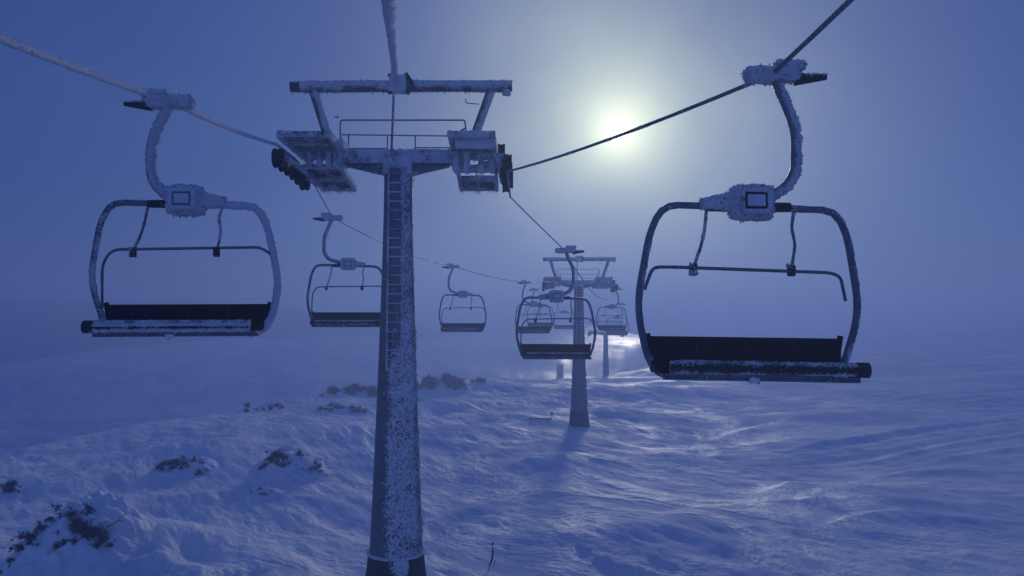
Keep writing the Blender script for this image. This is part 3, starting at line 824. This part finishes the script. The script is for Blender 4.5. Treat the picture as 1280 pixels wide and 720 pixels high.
make_bush(97, 688, 130, 72, 'largest dwarf pine, bottom left, loaded with snow and with a bare twig sticking out', 1.9, 1.1, True, 5, G,
 [(-.95,.52,.09),(-.8,.58,.13),(-.66,.62,.13),(-.5,.70,.14),(-.36,.78,.12),(-.25,.9,.10),(-.1,1.0,.09),(.05,1.06,.08),(.3,.92,.11),(.36,.82,.12),
  (.1,.62,.15),(.22,.52,.18),(.35,.45,.2),(.5,.42,.2),(.66,.48,.17),(.8,.4,.12),(.92,.32,.09),(.7,.3,.13),(-.95,.1,.09),(-.82,.18,.11),(-.62,.2,.15),(-.5,.22,.1),(-.3,.12,.06),
  (.05,.1,.13),(.2,.12,.14),(.32,.2,.12),(-.7,-.1,.05),(0,.3,.07)],
 pillows=[(.12,.8,.22),(.28,.68,.24),(-.1,.62,.25),(-.3,.5,.26),(-.5,.42,.2),(.5,.6,.2),(.62,.62,.16),(.0,.35,.26),(.35,.25,.22),(-.35,.28,.24),(-.72,.42,.16),(.33,.98,.12),(.12,.22,.2),(-.15,.05,.2),(.45,.02,.2),(-.5,.02,.2),(.6,.2,.18)], depth=2.3)
make_bush(232, 588, 66, 22, 'low dwarf pine almost covered by snow, middle left, only tips showing', .9, .95, False, 8, G, nc=30, pr=(.09, .18))
make_bush(364, 592, 84, 44, 'dark dwarf pine drooping over a snow hump left of the big pylon', 1.6, .6, False, 11, G,
 [(-.75,.1,.14),(-.62,.25,.17),(-.5,.4,.2),(-.38,.5,.22),(-.25,.6,.2),(-.1,.55,.18),(-.3,.25,.15),(-.12,.3,.14),(0,.85,.1),(.15,.95,.1),(.3,.7,.18),(.4,.6,.12),(.75,.9,.13),(.88,.75,.14),(.95,.55,.1),(.8,.4,.1),(.7,.3,.09)],
 pillows=[(-.1,.75,.25),(.1,.55,.3),(.3,.45,.28),(-.35,.58,.18),(.5,.4,.3),(.85,.55,.14)])
make_bush(332, 616, 34, 18, 'few loose pine tips below the drooping dwarf pine left of the big pylon', .8, .3, False, 12, G, nc=6, pr=(.06, .11))
make_bush(15, 614, 19, 16, 'small round dark bush alone at the left edge', 2.2, .2, False, 13, G,
 [(-.4,.35,.15),(.3,.3,.15),(0,.6,.17),(.5,.6,.13),(-.2,.15,.13),(.2,.9,.1)])
make_bush(333, 515, 52, 12, 'thin row of pine tips on the snow rim, left skyline', 1.6, .3, False, 14, G, [(-.85,.7,.2),(-.8,.2,.2),(-.3,.2,.14),(0,.3,.16),(.3,.5,.2),(.55,.8,.2),(.8,.7,.17)])
make_bush(440, 494, 74, 24, 'scattered pine scrub on the rim directly left of the big pylon', .8, .6, False, 15, G, nc=26, pr=(.2, .42))
make_bush(430, 512, 70, 16, 'sparse snowy pine tips just below the rim scrub left of the big pylon', .9, .5, False, 19, G, nc=22, pr=(.14, .26))
make_bush(549, 488, 62, 24, 'thick snowy pine scrub on the rim directly right of the big pylon', .9, .9, False, 16, G, nc=34, pr=(.25, .45))
make_bush(598, 478, 16, 8, 'tiny dark bush on the rim beside the bright snow patch', 1.8, .3, False, 17, G, nc=5, pr=(.2, .3))
make_bush(526, 500, 14, 8, 'single small pine tip in the snow against the right side of the big pylon', 1.0, .3, False, 18, G, nc=2, pr=(.12, .2))
random.seed(21)
# loose twig standing in the snow
g = ray_ground(613, 706); t = MB()
tube(t, [(-.10, 0, -.05), (0, 0, 0), (.04, .0, .12), (.07, 0, .32), (.05, 0, .46)], lambda q: .010+.014*math.sin(3.14*min(1, q*1.05)), 0, 7, .04, .05)
tube(t, [(.03, 0, .47), (.07, 0, .53)], .02, 0, 6, .03); tube(t, [(.10, 0, -.25), (.11, 0, .1)], .012, 0, 5, .1)
for k in range(5): tube(t, [(.05, 0, .1+k*.07), (.01, 0, .12+k*.07)], .008, 0, 5, .03)
o = t.build('twig', M['bark'], None, loc=g); tag(o, 'curved dark dead twig poking out of the snow right of the big pylon', 'twig')
o.scale = (1.3, 1.3, 1.3)
# plank held above the snow on short pegs + marker
g = ray_ground(675, 527); m = MB(); W = 30/F*g.y
rbox(m, (0, 0, .20), (W, .16, .09), .01, 0, 8, 2, 2)
for s in (-.38, .38): rbox(m, (W*s, .02, .0), (.06, .08, .4), .01, 0, 1, 1, 2)
tag(m.build('plank', M['wood'], None, loc=g), 'narrow dark plank lying just above the snow left of the smaller pylon', 'plank')
g = ray_ground(690, 517); m = MB(); rbox(m, (0, 0, .05), (.26, .14, .16), .04, 0, 3, 2, 2)
tube(m, [(0, 0, -.3), (0, 0, .03)], .02, 0, 6, .1)
tag(m.build('marker', M['wood'], None, loc=g), 'tiny dark marker head in the snow above the end of the plank', 'marker')
# far hut
g = ray_ground(700, 470); sc = g.y/F; t = empty('hut', g)
tag(t, 'small dark square hut on the rim in front of the bright far snow', 'hut')
m = MB(); rbox(m, (0, 0, .55*11*sc), (7.5*sc, 1.0, 11*sc+1), .03, lambda p, n: .1, 4, 3, 4); m.build('wall', M['dark'], t)
m = MB(); rbox(m, (0, 0, .55*11*sc+5.5*sc+.56), (9*sc, 1.3, .12), .04, .4, 4, 3, 1, .03); m.build('roof', M['dark'], t)
m = MB(); rbox(m, (.1, -.53, .5*11*sc), (3*sc, .05, 6*sc), .01, 0, 2, 1, 2); m.build('door', M['wood'], t)

# ------------------------------------------------------------------ air
AZ = math.atan((773-640)/F/(CP-SP*(360-165)/F))
EL = math.asin(((at(773, 165, 1)-Vector((0, 0, EYE))).normalized()).z)
sund = (at(773, 165, 1)-Vector((0, 0, EYE))).normalized()
HAZE = .0070
m, nt, b = newmat('cold_fog'); nt.nodes.remove(b)
v = nd(nt, 'ShaderNodeVolumePrincipled')
v.inputs['Color'].default_value = (.33, .455, .77, 1); v.inputs['Density'].default_value = HAZE; v.inputs['Anisotropy'].default_value = .5
nt.links.new(v.outputs[0], nt.nodes['Material Output'].inputs['Volume'])
zb, zt_ = min(ZMIN, -40)-1, 21.5
me = bpy.data.meshes.new('haze'); X0, X1, Y0, Y1 = -905, 905, -905, 905
me.from_pydata([(x, y, z) for z in (zb, zt_) for y in (Y0, Y1) for x in (X0, X1)], [], [(0, 2, 3, 1), (4, 5, 7, 6), (0, 1, 5, 4), (2, 6, 7, 3), (0, 4, 6, 2), (1, 3, 7, 5)])
me.update(); o = bpy.data.objects.new('haze', me); COL.objects.link(o); me.materials.append(m)
tag(o, 'cold blue fog hanging over the whole slope', 'fog', kind='stuff')

# ------------------------------------------------------------------ sky and sun
w = bpy.data.worlds.new('World'); SC.world = w; w.use_nodes = True; nt = w.node_tree
bg = nt.nodes['Background']
sky = nd(nt, 'ShaderNodeTexSky', sky_type='NISHITA'); sky.sun_disc = False
sky.sun_elevation = EL; sky.sun_rotation = AZ; sky.altitude = 1500; sky.air_density = 1.4; sky.dust_density = .3; sky.ozone_density = 4
tc = nd(nt, 'ShaderNodeTexCoord'); gen = tc.outputs['Generated']
dp = nd(nt, 'ShaderNodeVectorMath', operation='DOT_PRODUCT'); nt.links.new(gen, dp.inputs[0]); dp.inputs[1].default_value = sund
ang = mth(nt, 'MULTIPLY', mth(nt, 'ARCCOSINE', mth(nt, 'MINIMUM', dp.outputs['Value'], .999999)), 180/math.pi)   # degrees from the sun
def gl(w_, p=1.): return mth(nt, 'EXPONENT', mth(nt, 'MULTIPLY', mth(nt, 'POWER', mth(nt, 'DIVIDE', ang, w_), p), -1.))
def scal(col, f):
    n = nd(nt, 'ShaderNodeVectorMath', operation='SCALE')
    if hasattr(col, 'is_output'): nt.links.new(col, n.inputs[0])
    else: n.inputs[0].default_value = col
    nt.links.new(f, n.inputs['Scale']) if hasattr(f, 'is_output') else setattr(n.inputs['Scale'], 'default_value', f)
    return n.outputs[0]
def vadd(a, b_):
    n = nd(nt, 'ShaderNodeVectorMath', operation='ADD'); nt.links.new(a, n.inputs[0]); nt.links.new(b_, n.inputs[1]); return n.outputs[0]
mult = nd(nt, 'ShaderNodeVectorMath', operation='MULTIPLY'); nt.links.new(sky.outputs[0], mult.inputs[0]); mult.inputs[1].default_value = (.10, .16, .40)
STR = .1
U = 1/STR
cl = nd(nt, 'ShaderNodeTexNoise'); cl.inputs['Scale'].default_value = 1.6; cl.inputs['Detail'].default_value = 5; nt.links.new(gen, cl.inputs['Vector'])
base = scal((.032*U, .071*U, .250*U), ramp(nt, cl.outputs['Fac'], .3, .7, .80, 1.2))
# brightness added to unseen sky away from the sun to front-light frost and snow
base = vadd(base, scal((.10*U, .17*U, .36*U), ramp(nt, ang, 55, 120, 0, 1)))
cl2 = nd(nt, 'ShaderNodeTexNoise'); cl2.inputs['Scale'].default_value = 3.5; cl2.inputs['Detail'].default_value = 4; nt.links.new(gen, cl2.inputs['Vector'])
mist = ramp(nt, cl2.outputs['Fac'], .3, .7, .84, 1.16)      # thin high overcast
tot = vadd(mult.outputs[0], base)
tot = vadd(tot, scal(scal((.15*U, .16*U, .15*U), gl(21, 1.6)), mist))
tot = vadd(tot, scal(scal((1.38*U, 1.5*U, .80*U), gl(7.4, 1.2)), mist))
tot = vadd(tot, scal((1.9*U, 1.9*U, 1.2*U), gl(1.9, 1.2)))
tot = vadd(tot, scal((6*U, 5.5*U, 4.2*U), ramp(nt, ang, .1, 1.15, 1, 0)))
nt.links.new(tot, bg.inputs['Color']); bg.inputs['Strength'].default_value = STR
sl = bpy.data.lights.new('sun', 'SUN'); sl.energy = 2.0; sl.angle = R(3.6); sl.color = (1, .95, .88)
so = bpy.data.objects.new('sun', sl); COL.objects.link(so); so.rotation_euler = (-sund).to_track_quat('-Z', 'Y').to_euler()

# ------------------------------------------------------------------ camera
cam = bpy.data.cameras.new('camera'); cam.sensor_width = 36; cam.lens = F/1280*36; cam.clip_start = .1; cam.clip_end = 5000
co = bpy.data.objects.new('camera', cam); COL.objects.link(co); co.location = (0, 0, EYE); co.rotation_euler = (R(90)+PITCH, 0, 0)
SC.camera = co
SC.view_settings.view_transform = 'Standard'; SC.view_settings.look = 'None'; SC.view_settings.exposure = -.9; SC.view_settings.gamma = 1
SC.cycles.volume_bounces = 2; SC.cycles.max_bounces = 6; SC.cycles.use_denoising = True
SC.cycles.volume_step_rate = 1
